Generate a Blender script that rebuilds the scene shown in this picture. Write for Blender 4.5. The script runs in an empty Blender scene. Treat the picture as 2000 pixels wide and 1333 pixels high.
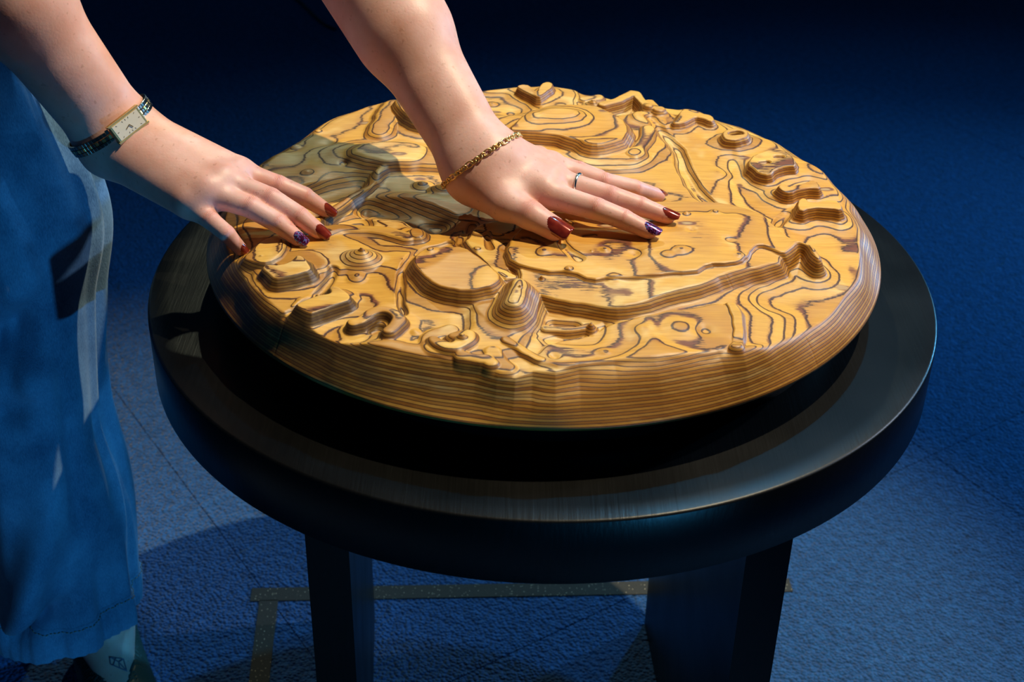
import bpy, math, random
import numpy as np
from mathutils import Vector, Matrix
random.seed(4)
SC = bpy.context.scene
COL = SC.collection

# ------------------------------------------------------------------ camera
FPX, TH, RO = 2740.0, 0.5696, 0.0201
CAM = np.array([-0.0282, -1.2037, 0.6902])
_F = np.array([0, math.cos(TH), -math.sin(TH)]); _R = np.array([1.0, 0, 0]); _U = np.cross(_R, _F)
CR = _R * math.cos(RO) + _U * math.sin(RO); CU = -_R * math.sin(RO) + _U * math.cos(RO)
cam = bpy.data.cameras.new('camera'); camo = bpy.data.objects.new('camera', cam); COL.objects.link(camo)
cam.sensor_width = 36; cam.lens = 36 * FPX / 2000; cam.clip_start = .02; cam.clip_end = 50
camo.matrix_world = Matrix([[CR[i], CU[i], -_F[i], CAM[i]] for i in range(3)] + [[0, 0, 0, 1]])
cam.dof.use_dof = True; cam.dof.focus_distance = 1.30; cam.dof.aperture_fstop = 9.0
SC.camera = camo

def U(px, py, z):                       # a point of the photo on the level z
    d = CR * (px - 1000) / FPX - CU * (py - 666.5) / FPX + _F
    return CAM + d * ((z - CAM[2]) / d[2])
def Y(px, py, y):                       # a point of the photo on the upright plane y
    d = CR * (px - 1000) / FPX - CU * (py - 666.5) / FPX + _F
    return CAM + d * ((y - CAM[1]) / d[1])

# ------------------------------------------------------------------ world, lamps, exposure
w = bpy.data.worlds.new('world'); SC.world = w; w.use_nodes = True
w.node_tree.nodes['Background'].inputs[0].default_value = (.03, .16, .36, 1)
w.node_tree.nodes['Background'].inputs[1].default_value = .08
SC.view_settings.view_transform = 'Standard'; SC.view_settings.look = 'None'
SC.view_settings.exposure = 0.0; SC.view_settings.gamma = 1; SC.view_settings.use_curve_mapping = False

def spot(name, loc, target, power, color, size, blend=.6, radius=.03):
    l = bpy.data.lights.new(name, 'SPOT'); l.energy = power; l.color = color
    l.spot_size = math.radians(size); l.spot_blend = blend; l.shadow_soft_size = radius
    o = bpy.data.objects.new(name, l); COL.objects.link(o); o.location = loc
    o.rotation_euler = (Vector(target) - Vector(loc)).to_track_quat('-Z', 'Y').to_euler()
    return o
spot('warm_spot', (1.2, .38, 3.0), (0.0, .0, .05), 490, (1.0, .85, .57), 34, .6, .022)
spot('back_spot', (-.25, 2.75, 2.30), (0, .0, .05), 88, (.95, 1.0, .72), 36, .5, .03)
spot('blue_spot', (2.6, 1.9, .50), (-.1, .1, -.35), 120, (.10, .52, 1.0), 80, 1.0, .07)
spot('blue_wash', (1.15, 2.1, 3.6), (.95, .12, -.62), 200, (.05, .53, 1.0), 66, 1.0, .05)
spot('blue_jeans_fill', (1.02, -1.78, -.14), (-.535, .02, -.30), 66, (.05, .46, 1.0), 28, .6, .02)  # unseen fill lamp, added and aimed to brighten the jeans
spot('cool_spot', (2.1, .55, 1.25), (-.1, .0, .12), 100, (.70, .80, 1.0), 30, .6, .03)

# ------------------------------------------------------------------ helpers
def tag(o, label=None, cat=None, group=None, kind=None):
    if label: o['label'] = label
    if cat: o['category'] = cat
    if group: o['group'] = group
    if kind: o['kind'] = kind
    return o
def empty(name, loc=(0, 0, 0)):
    o = bpy.data.objects.new(name, None); COL.objects.link(o); o.location = loc; o.empty_display_size = .02
    bpy.context.view_layer.update()
    return o
def mesh(name, V, F, mat, parent=None, smooth=True, mats=None, midx=None):
    me = bpy.data.meshes.new(name)
    V = np.asarray(V, dtype=np.float32)
    if isinstance(F, np.ndarray):
        k = F.shape[1]; n = len(F)
        me.vertices.add(len(V)); me.vertices.foreach_set('co', V.ravel())
        me.loops.add(n * k); me.loops.foreach_set('vertex_index', F.astype(np.int32).ravel())
        me.polygons.add(n); me.polygons.foreach_set('loop_start', np.arange(0, n * k, k, dtype=np.int32))
        me.update(calc_edges=True)
    else:
        me.from_pydata([tuple(v) for v in V.tolist()], [], F)
    me.polygons.foreach_set('use_smooth', np.full(len(me.polygons), smooth, dtype=bool))
    for m in (mats or [mat]): me.materials.append(m)
    if midx is not None: me.polygons.foreach_set('material_index', np.asarray(midx, dtype=np.int32))
    me.validate(); me.update()
    o = bpy.data.objects.new(name, me); COL.objects.link(o)
    if parent:
        o.parent = parent; o.matrix_parent_inverse = parent.matrix_world.inverted()
    return o
def box_geo(x0, x1, y0, y1, z0, z1, M=None, bev=0.0):
    # box whose top edges are chamfered by bev
    def ring(a, z): return [(x0 + a, y0 + a, z), (x1 - a, y0 + a, z), (x1 - a, y1 - a, z), (x0 + a, y1 - a, z)]
    V = ring(0, z0) + ring(0, z1 - bev) + (ring(bev, z1) if bev else [])
    n = len(V) // 4
    F = [(3, 2, 1, 0)] + [(k * 4 + i, k * 4 + (i + 1) % 4, k * 4 + 4 + (i + 1) % 4, k * 4 + 4 + i) for k in range(n - 1) for i in range(4)]
    F.append(tuple((n - 1) * 4 + i for i in range(4)))
    V = np.array(V)
    if M is not None: V = V @ np.array(M)[:3, :3].T + np.array(M)[:3, 3]
    return V, F
def join(parts):
    V = []; F = []; n = 0
    for v, f in parts:
        V.append(np.asarray(v, float)); F += [tuple(i + n for i in q) for q in f]; n += len(v)
    return np.concatenate(V), F
def lathe(prof, n=96, center=(0, 0, 0)):
    V = []; F = []
    for r, z in prof:
        for i in range(n):
            a = 2 * math.pi * i / n; V.append((center[0] + r * math.cos(a), center[1] + r * math.sin(a), center[2] + z))
    for k in range(len(prof) - 1):
        for i in range(n):
            j = (i + 1) % n; F.append((k * n + i, k * n + j, k * n + n + j, k * n + n + i))
    F.append(tuple(range(n))[::-1]); F.append(tuple((len(prof) - 1) * n + i for i in range(n)))
    return np.array(V), F
def tube(pts, rad, n=10, closed=False, flat=1.0, upv=(0, 0, 1)):
    pts = [Vector(p) for p in pts]; N = len(pts); V = []; F = []
    for i, p in enumerate(pts):
        a = pts[(i - 1) % N] if closed or i > 0 else p; b = pts[(i + 1) % N] if closed or i < N - 1 else p
        t = (b - a).normalized(); s = t.cross(Vector(upv)).normalized(); u = s.cross(t)
        r = rad[i] if hasattr(rad, '__len__') else rad
        for k in range(n):
            an = 2 * math.pi * k / n; V.append(p + s * math.cos(an) * r + u * math.sin(an) * r * flat)
    for i in range(N if closed else N - 1):
        for k in range(n):
            k2 = (k + 1) % n; j = (i + 1) % N; F.append((i * n + k, i * n + k2, j * n + k2, j * n + k))
    if not closed: F += [tuple(range(n))[::-1], tuple((N - 1) * n + k for k in range(n))]
    return np.array([tuple(v) for v in V]), F

# ---- materials
class NT:
    def __init__(s, name, rough=.5, base=(.5, .5, .5), metallic=0, **kw):
        s.m = bpy.data.materials.new(name); s.m.use_nodes = True; s.t = s.m.node_tree
        s.b = s.t.nodes['Principled BSDF']; s.b.inputs['Base Color'].default_value = (*base, 1)
        s.b.inputs['Roughness'].default_value = rough; s.b.inputs['Metallic'].default_value = metallic
        for k, v in kw.items(): s.b.inputs[k.replace('_', ' ')].default_value = v
        s._c = None
    def L(s, a, b): s.t.links.new(a, b)
    def co(s):
        if not s._c: s._c = s.t.nodes.new('ShaderNodeTexCoord').outputs['Object']
        return s._c
    def mapc(s, scale=(1, 1, 1), rot=(0, 0, 0), src=None):
        n = s.t.nodes.new('ShaderNodeMapping'); n.inputs['Scale'].default_value = scale; n.inputs['Rotation'].default_value = rot
        s.L(src or s.co(), n.inputs['Vector']); return n.outputs[0]
    def noise(s, scale, detail=2, rough=.5, vec=None, out='Fac', dist=0):
        n = s.t.nodes.new('ShaderNodeTexNoise'); n.inputs['Scale'].default_value = scale; n.inputs['Detail'].default_value = detail
        n.inputs['Roughness'].default_value = rough; n.inputs['Distortion'].default_value = dist
        s.L(vec or s.co(), n.inputs['Vector']); return n.outputs[out]
    def math(s, op, a, b=None, c=None, clamp=False):
        n = s.t.nodes.new('ShaderNodeMath'); n.operation = op; n.use_clamp = clamp
        for i, v in enumerate((a, b, c)):
            if v is None: continue
            if isinstance(v, (int, float)): n.inputs[i].default_value = v
            else: s.L(v, n.inputs[i])
        return n.outputs[0]
    def ramp(s, fac, stops, interp='LINEAR'):
        n = s.t.nodes.new('ShaderNodeValToRGB'); n.color_ramp.interpolation = interp
        e = n.color_ramp.elements
        while len(e) < len(stops): e.new(.5)
        for i, (p, c) in enumerate(stops):
            e[i].position = p; e[i].color = (*c, 1) if len(c) == 3 else c
        s.L(fac, n.inputs[0]); return n.outputs[0]
    def rng(s, v, a, b, c=0, d=1, smooth=False):
        n = s.t.nodes.new('ShaderNodeMapRange'); s.L(v, n.inputs[0])
        if smooth: n.interpolation_type = 'SMOOTHSTEP'
        for i, x in enumerate((a, b, c, d)): n.inputs[i + 1].default_value = x
        return n.outputs[0]
    def mix(s, f, a, b, mode='MIX'):
        n = s.t.nodes.new('ShaderNodeMix'); n.data_type = 'RGBA'; n.blend_type = mode
        for i, v in ((0, f), (6, a), (7, b)):
            if isinstance(v, (int, float)): n.inputs[i].default_value = v
            elif isinstance(v, tuple): n.inputs[i].default_value = (*v, 1)
            else: s.L(v, n.inputs[i])
        return n.outputs[2]
    def bump(s, h, strength=.3, dist=.001, prev=None):
        n = s.t.nodes.new('ShaderNodeBump'); n.inputs['Strength'].default_value = strength; n.inputs['Distance'].default_value = dist
        s.L(h, n.inputs['Height'])
        if prev: s.L(prev, n.inputs['Normal'])
        return n.outputs[0]
    def attr(s, name):
        n = s.t.nodes.new('ShaderNodeAttribute'); n.attribute_name = name; return n.outputs['Fac']
    def sep(s, v=None):
        n = s.t.nodes.new('ShaderNodeSeparateXYZ'); s.L(v or s.co(), n.inputs[0]); return n.outputs
    def color(s, c): s.L(c, s.b.inputs['Base Color']); return s
    def normal(s, c): s.L(c, s.b.inputs['Normal']); return s
    def roughness(s, c): s.L(c, s.b.inputs['Roughness']); return s

# carpet
c = NT('carpet', .95)
n1 = c.noise(330, 3, .6); n2 = c.noise(70, 3, .6); n3 = c.noise(6, 2)
vo = c.t.nodes.new('ShaderNodeTexVoronoi'); vo.inputs['Scale'].default_value = 210; c.L(c.mapc((1, 1, .3)), vo.inputs['Vector'])
hh = c.math('ADD', c.math('MULTIPLY', vo.outputs['Distance'], -1.0), c.math('MULTIPLY', n2, .9))
f = c.math('ADD', c.math('MULTIPLY', n1, .5), c.math('MULTIPLY', n2, .5))
c.color(c.ramp(f, [(.30, (.002, .026, .080)), (.5, (.006, .074, .24)), (.7, (.020, .135, .38))]))
c.normal(c.bump(hh, .9, .006))
c.b.inputs['Sheen Weight'].default_value = .15
CARPET = c.m
# blackened table wood
def blackwood(name, base=(.0011, .0012, .0013), rough=.33):
    c = NT(name, rough, Specular_IOR_Level=.26)
    g = c.noise(1, 5, .6, c.mapc((260, 12, 60), (0, 0, 1.35)))
    g2 = c.noise(9, 3, .5)
    c.color(c.mix(c.rng(g, .3, .75), tuple(x * .6 for x in base), tuple(x * 1.7 for x in base)))
    c.roughness(c.math('ADD', c.math('MULTIPLY', g2, .22), rough - .08))
    c.normal(c.bump(g, .35, .0006)); return c.m
BLACK = blackwood('black_wood')
# carved plywood
c = NT('carved_plywood', .42)
xyz = c.sep(); z = xyz[2]
lw = c.noise(9, 3, .55); mw = c.noise(55, 3, .6)
gr = c.noise(1, 3, .7, c.mapc((34, 620, 60), (0, 0, .5)))
gr2 = c.noise(1, 3, .7, c.mapc((26, 300, 40), (0, 0, -1.0)))
geo = c.t.nodes.new('ShaderNodeNewGeometry'); nz_ = c.math('ABSOLUTE', c.sep(geo.outputs['Normal'])[2])
slope = c.math('DIVIDE', c.math('SQRT', c.math('MAXIMUM', c.math('SUBTRACT', 1.0, c.math('MULTIPLY', nz_, nz_)), 0)), c.math('MAXIMUM', nz_, .05))
wob = c.math('ADD', c.math('MULTIPLY', c.math('SUBTRACT', lw, .5), .25), c.math('MULTIPLY', c.math('SUBTRACT', mw, .5), .16))
rag = c.math('MULTIPLY', c.math('SUBTRACT', gr, .5), c.rng(slope, .05, .30, .42, .07))
p = c.math('ADD', c.math('ADD', c.math('MULTIPLY', z, 1 / .00205), wob), rag)
idx = c.math('FLOOR', p); fr = c.math('FRACT', p)
wn = c.t.nodes.new('ShaderNodeTexWhiteNoise'); wn.noise_dimensions = '1D'; c.L(idx, wn.inputs['W'])
par = c.math('FRACT', c.math('MULTIPLY', idx, .5))
plyA = c.ramp(wn.outputs['Value'], [(0, (.74, .39, .060)), (.4, (.84, .49, .095)), (.7, (.88, .56, .15)), (.88, (.90, .66, .28)), (1, (.92, .76, .44))])
plyB = c.ramp(wn.outputs['Value'], [(0, (.46, .21, .035)), (.5, (.62, .31, .052)), (1, (.76, .44, .11))])
col = c.mix(c.math('GREATER_THAN', par, .25), plyA, plyB)
patch = c.rng(c.noise(6.5, 3, .55), .47, .60)
col = c.mix(c.math('MULTIPLY', patch, .62), col, (.80, .40, .06))
patch2 = c.rng(c.noise(7.5, 4, .6, c.mapc((1, 1, 9), (0, 0, .7))), .56, .64)
col = c.mix(c.math('MULTIPLY', patch2, .7), col, (.92, .68, .30))
col = c.mix(c.rng(gr2, .30, .75), c.mix(1.0, col, (.78, .70, .58), 'MULTIPLY'), col)
stain = c.rng(c.noise(3.2, 4, .6), .58, .72)
col = c.mix(c.math('MULTIPLY', stain, .30), col, (.50, .38, .09))
endg = c.math('MULTIPLY', c.rng(slope, .25, .8), c.rng(par, .2, .3, .75, 1))
col = c.mix(endg, col, c.mix(1.0, col, (.56, .44, .30), 'MULTIPLY'))
d0 = c.math('MINIMUM', fr, c.math('SUBTRACT', 1.0, fr))
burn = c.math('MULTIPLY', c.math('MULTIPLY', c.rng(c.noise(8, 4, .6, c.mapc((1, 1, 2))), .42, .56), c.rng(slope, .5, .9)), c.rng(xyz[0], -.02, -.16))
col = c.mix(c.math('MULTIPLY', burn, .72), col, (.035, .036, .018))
hw = c.math('MINIMUM', c.math('ADD', c.math('MULTIPLY', slope, .30), .012), .085)
line = c.math('SUBTRACT', 1.0, c.math('DIVIDE', c.math('SUBTRACT', d0, hw), c.math('MULTIPLY', hw, .6)), clamp=True)
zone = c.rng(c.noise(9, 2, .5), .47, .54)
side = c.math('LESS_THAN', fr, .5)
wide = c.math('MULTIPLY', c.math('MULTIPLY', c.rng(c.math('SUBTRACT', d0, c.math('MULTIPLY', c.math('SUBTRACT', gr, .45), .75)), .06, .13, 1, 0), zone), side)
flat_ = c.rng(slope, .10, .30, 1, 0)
halo = c.math('MULTIPLY', c.math('MULTIPLY', c.rng(d0, .05, .28, 1, 0), flat_), .38)
col = c.mix(halo, col, (.42, .17, .05))
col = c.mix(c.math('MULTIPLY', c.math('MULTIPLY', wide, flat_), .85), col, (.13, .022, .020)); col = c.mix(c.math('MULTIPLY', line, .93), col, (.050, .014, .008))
kn = c.t.nodes.new('ShaderNodeTexVoronoi'); kn.inputs['Scale'].default_value = 15; c.L(c.mapc((1, 2.2, .6), (0, 0, .5)), kn.inputs['Vector'])
kd = c.math('ADD', kn.outputs['Distance'], c.math('MULTIPLY', c.math('SUBTRACT', gr, .5), .16))
kk = c.rng(kd, .13, .155, 1, 0); ki = c.rng(kd, .07, .10, 1, 0)
ksel = c.math('MULTIPLY', c.math('GREATER_THAN', c.sep(kn.outputs['Color'])[0], .52), flat_)
col = c.mix(c.math('MULTIPLY', c.math('MULTIPLY', kk, ksel), .85), col, (.14, .035, .028)); col = c.mix(c.math('MULTIPLY', c.math('MULTIPLY', ki, ksel), .9), col, (.50, .33, .16))
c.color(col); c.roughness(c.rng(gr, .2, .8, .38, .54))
c.normal(c.bump(c.math('ADD', c.math('MULTIPLY', gr2, .6), c.math('MULTIPLY', line, -.5)), .25, .0007))
c.b.inputs['Coat Weight'].default_value = .05; c.b.inputs['Coat Roughness'].default_value = .3
PLY = c.m
# skin
c = NT('skin', .46)
n1 = c.noise(28, 3, .6); n2 = c.noise(420, 3, .6); n3 = c.noise(120, 2, .5)
col = c.mix(c.rng(n1, .35, .7), (.78, .47, .41), (.68, .35, .28))
fre = c.rng(c.noise(230, 1, .4), .68, .76)
col = c.mix(c.math('MULTIPLY', fre, .35), col, (.38, .16, .09))
red = c.attr('redness')
col = c.mix(c.math('MULTIPLY', red, .55), col, (.74, .27, .22))
c.color(col)
cre = c.attr('crease_u'); cm = c.attr('crease_m')
wv = c.math('SINE', c.math('ADD', c.math('MULTIPLY', cre, 2.3), c.math('MULTIPLY', n3, 7.0)))
wv = c.math('MULTIPLY', c.math('POWER', c.math('ABSOLUTE', wv), .5), cm)
b1 = c.bump(wv, .55, .0010)
b1 = c.bump(n2, .22, .0006, b1); c.normal(b1)
c.b.inputs['Subsurface Weight'].default_value = .35; c.b.inputs['Subsurface Radius'].default_value = (1, .35, .2); c.b.inputs['Subsurface Scale'].default_value = .004
SKIN = c.m
# denim
c = NT('denim', .85)
tw = c.noise(1, 2, .6, c.mapc((900, 900, 260), (0, .3, 0))); bl = c.noise(14, 4, .6)
c.color(c.mix(c.rng(c.math('ADD', c.math('MULTIPLY', tw, .35), c.math('MULTIPLY', bl, .65)), .32, .68), (.03, .10, .20), (.16, .33, .52)))
c.normal(c.bump(tw, .4, .0008)); c.b.inputs['Sheen Weight'].default_value = .1
DENIM = c.m
NAIL = NT('nail_polish', .12, (.20, .018, .010), .25, Coat_Weight=1.0, Coat_Roughness=.03)
NAIL.color(NAIL.mix(NAIL.rng(NAIL.noise(160, 1), .3, .7), (.17, .012, .008), (.30, .036, .018))); NAIL = NAIL.m
GL = NT('glitter_polish', .15, (.2, .05, .2), .6, Coat_Weight=1.0, Coat_Roughness=.03)
gv = GL.t.nodes.new('ShaderNodeTexVoronoi'); gv.inputs['Scale'].default_value = 900; GL.L(GL.co(), gv.inputs['Vector'])
GL.color(GL.ramp(GL.sep(gv.outputs['Color'])[0], [(0, (.10, .01, .05)), (.4, (.30, .04, .16)), (.65, (.30, .16, .60)), (.85, (.15, .35, .75)), (1, (.9, .8, .95))], 'CONSTANT')); GL = GL.m
GOLD = NT('gold', .3, (.85, .58, .25), 1.0).m
PALEGOLD = NT('pale_gold', .40, (.95, .72, .32), 1.0).m
STEEL = NT('dark_steel', .25, (.22, .22, .20), 1.0).m
SILVER = NT('silver', .18, (.80, .80, .76), 1.0).m
DIAL = NT('dial_cream', .35, (.72, .68, .55)).m
INK = NT('watch_hand_metal', .3, (.30, .17, .06), .8).m
GREEN = NT('green_leather', .5, (.006, .045, .042)).m
LINING = NT('shoe_trim', .4, (.03, .025, .012)).m
SHIRT = NT('shirt_cloth', .9, (.03, .03, .035)).m
HAIR = NT('hair_strands', .5, (.10, .045, .02)).m
TATTOO = NT('tattoo_ink', .6, (.10, .13, .20)).m
THREAD = NT('hem_thread', .8, (.25, .20, .14)).m
RUBBER = NT('cable_rubber', .5, (.006, .006, .007)).m
c = NT('grip_tape', .7); g = c.noise(900, 2, .6)
vv = c.t.nodes.new('ShaderNodeTexVoronoi'); vv.inputs['Scale'].default_value = 420; c.L(c.co(), vv.inputs['Vector'])
spk = c.math('MULTIPLY', c.rng(vv.outputs['Distance'], .18, .30, 1, 0), c.math('GREATER_THAN', c.sep(vv.outputs['Color'])[0], .84))
c.color(c.mix(spk, c.mix(g, (.014, .015, .013), (.05, .046, .036)), (.85, .75, .5))); c.normal(c.bump(g, .9, .001)); TAPE = c.m

# ------------------------------------------------------------------ floor: carpet tiles
ZF = -.62
floor = mesh('floor', *box_geo(-4, 5, -2.2, 6.5, ZF - .03, ZF - .006), NT('subfloor', .9, (.008, .01, .014)).m, smooth=False)
tag(floor, kind='structure')
ta = math.atan2(-.264, .18); TS = 1.0; org = np.array([-.437, .323])
ex = np.array([math.cos(ta), math.sin(ta)]); ey = np.array([-ex[1], ex[0]])
g = .0004
v, fcs = box_geo(g, TS - g, g, TS - g, -.006, 0, bev=.0008)
tile0 = None
for i in range(-9, 9):
    for j in range(-7, 11):
        o2 = org + ex * (i * TS + .42) + ey * j * TS; cc = o2 + (ex + ey) * TS / 2
        if not (-3.4 < cc[0] < 4.4 and -1.6 < cc[1] < 5.9): continue
        if tile0 is None:
            t = tile0 = mesh('carpet_tile', v, fcs, CARPET, smooth=False)
        else:
            t = tile0.copy(); COL.objects.link(t)
        t.location = (o2[0], o2[1], ZF); t.rotation_euler = (0, 0, ta); t.parent = floor

# anti-slip tape strips on the carpet
def strip(a, b, wd, lab, z=ZF):
    a = np.array(a); b = np.array(b); d = (b - a); Ln = np.linalg.norm(d); an = math.atan2(d[1], d[0])
    M = np.array(Matrix.Translation((*a, z)) @ Matrix.Rotation(an, 4, 'Z'))
    o = mesh('floor_tape', *box_geo(0, Ln, -wd / 2, wd / 2, .0003, .0014, M, .0004), TAPE, smooth=False)
    return tag(o, lab, 'tape')
strip((-.372, .1955), (.36, .236), .026, 'grey speckled tape strip crossing behind the black table legs')
strip((-.3465, .186), (-.30, -.45), .0255, 'grey speckled tape strip running toward the viewer left of the legs', ZF)
cab = [U(535 + 11 * k + 0 * k, -18 + 6.2 * k - 10 * math.sin(k * .5), ZF + .004) for k in range(12)]
tag(mesh('cable', *tube(cab, .004, 8), RUBBER), 'thin black cable lying on the dark carpet behind the arms', 'cable')

# ------------------------------------------------------------------ table
table = empty('table', (0, 0, ZF)); tag(table, 'round black wooden table on two broad panel legs', 'table')
R = .38
mesh('tabletop', *lathe([(R - .02, -.064), (R - .001, -.064), (R, -.063), (R, -.0022), (R - .0008, -.0008), (R - .003, 0), (R - .02, 0)], 192), BLACK, table)
def panel(ax, ay, bx, by, th, ztop=-.064):
    a = np.array([ax, ay]); b = np.array([bx, by]); d = b - a; Ln = np.linalg.norm(d); an = math.atan2(d[1], d[0])
    M = np.array(Matrix.Translation((ax, ay, ZF)) @ Matrix.Rotation(an, 4, 'Z'))
    return box_geo(0, Ln, -th / 2, th / 2, 0, ztop - ZF, M, .002)
lv, lf = panel(.2045, -.25, .174, .158, .040)
mesh('leg', lv, lf, BLACK, table, smooth=False)
lv, lf = panel(-.1895, -.25, -.221, .158, .038)
mesh('leg', lv, lf, BLACK, table, smooth=False)
mesh('plinth', *lathe([(.26, 0), (.288, 0), (.288, .0405), (.26, .0405)], 160), BLACK, table)

# ------------------------------------------------------------------ carved wooden disc (height field)
Z0 = .078; ZB = .0445; RD = .321
def vnoise(x, y, scale, seed):
    r = np.random.RandomState(seed); G = r.rand(64, 64).astype(np.float32)
    X = x * scale + 31.7; Yv = y * scale + 17.3; xi = np.floor(X).astype(int); yi = np.floor(Yv).astype(int)
    fx = X - xi; fy = Yv - yi; fx = fx * fx * (3 - 2 * fx); fy = fy * fy * (3 - 2 * fy)
    g = lambda a, b: G[a % 64, b % 64]
    return (g(xi, yi) * (1 - fx) + g(xi + 1, yi) * fx) * (1 - fy) + (g(xi, yi + 1) * (1 - fx) + g(xi + 1, yi + 1) * fx) * fy - .5
def segd(x, y, a, b):
    dx, dy = b[0] - a[0], b[1] - a[1]; L2 = dx * dx + dy * dy + 1e-12
    t = np.clip(((x - a[0]) * dx + (y - a[1]) * dy) / L2, 0, 1)
    return np.hypot(x - a[0] - t * dx, y - a[1] - t * dy), t
def chaikin(P, n=2, closed=True):
    P = [np.array(p, float) for p in P]
    for _ in range(n):
        Q = []
        m = len(P)
        if not closed: Q.append(P[0])
        for i in range(m if closed else m - 1):
            a, b = P[i], P[(i + 1) % m]; Q += [a * .75 + b * .25, a * .25 + b * .75]
        if not closed: Q.append(P[-1])
        P = Q
    return P
def polysd(x, y, P):
    d = np.full(x.shape, 9., np.float32); ins = np.zeros(x.shape, bool); m = len(P)
    for i in range(m):
        a, b = P[i], P[(i + 1) % m]; d = np.minimum(d, segd(x, y, a, b)[0])
        c = ((a[1] > y) != (b[1] > y)); ins ^= c & (x < (b[0] - a[0]) * (y - a[1]) / (b[1] - a[1] + 1e-12) + a[0])
    return np.where(ins, -d, d)
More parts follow.
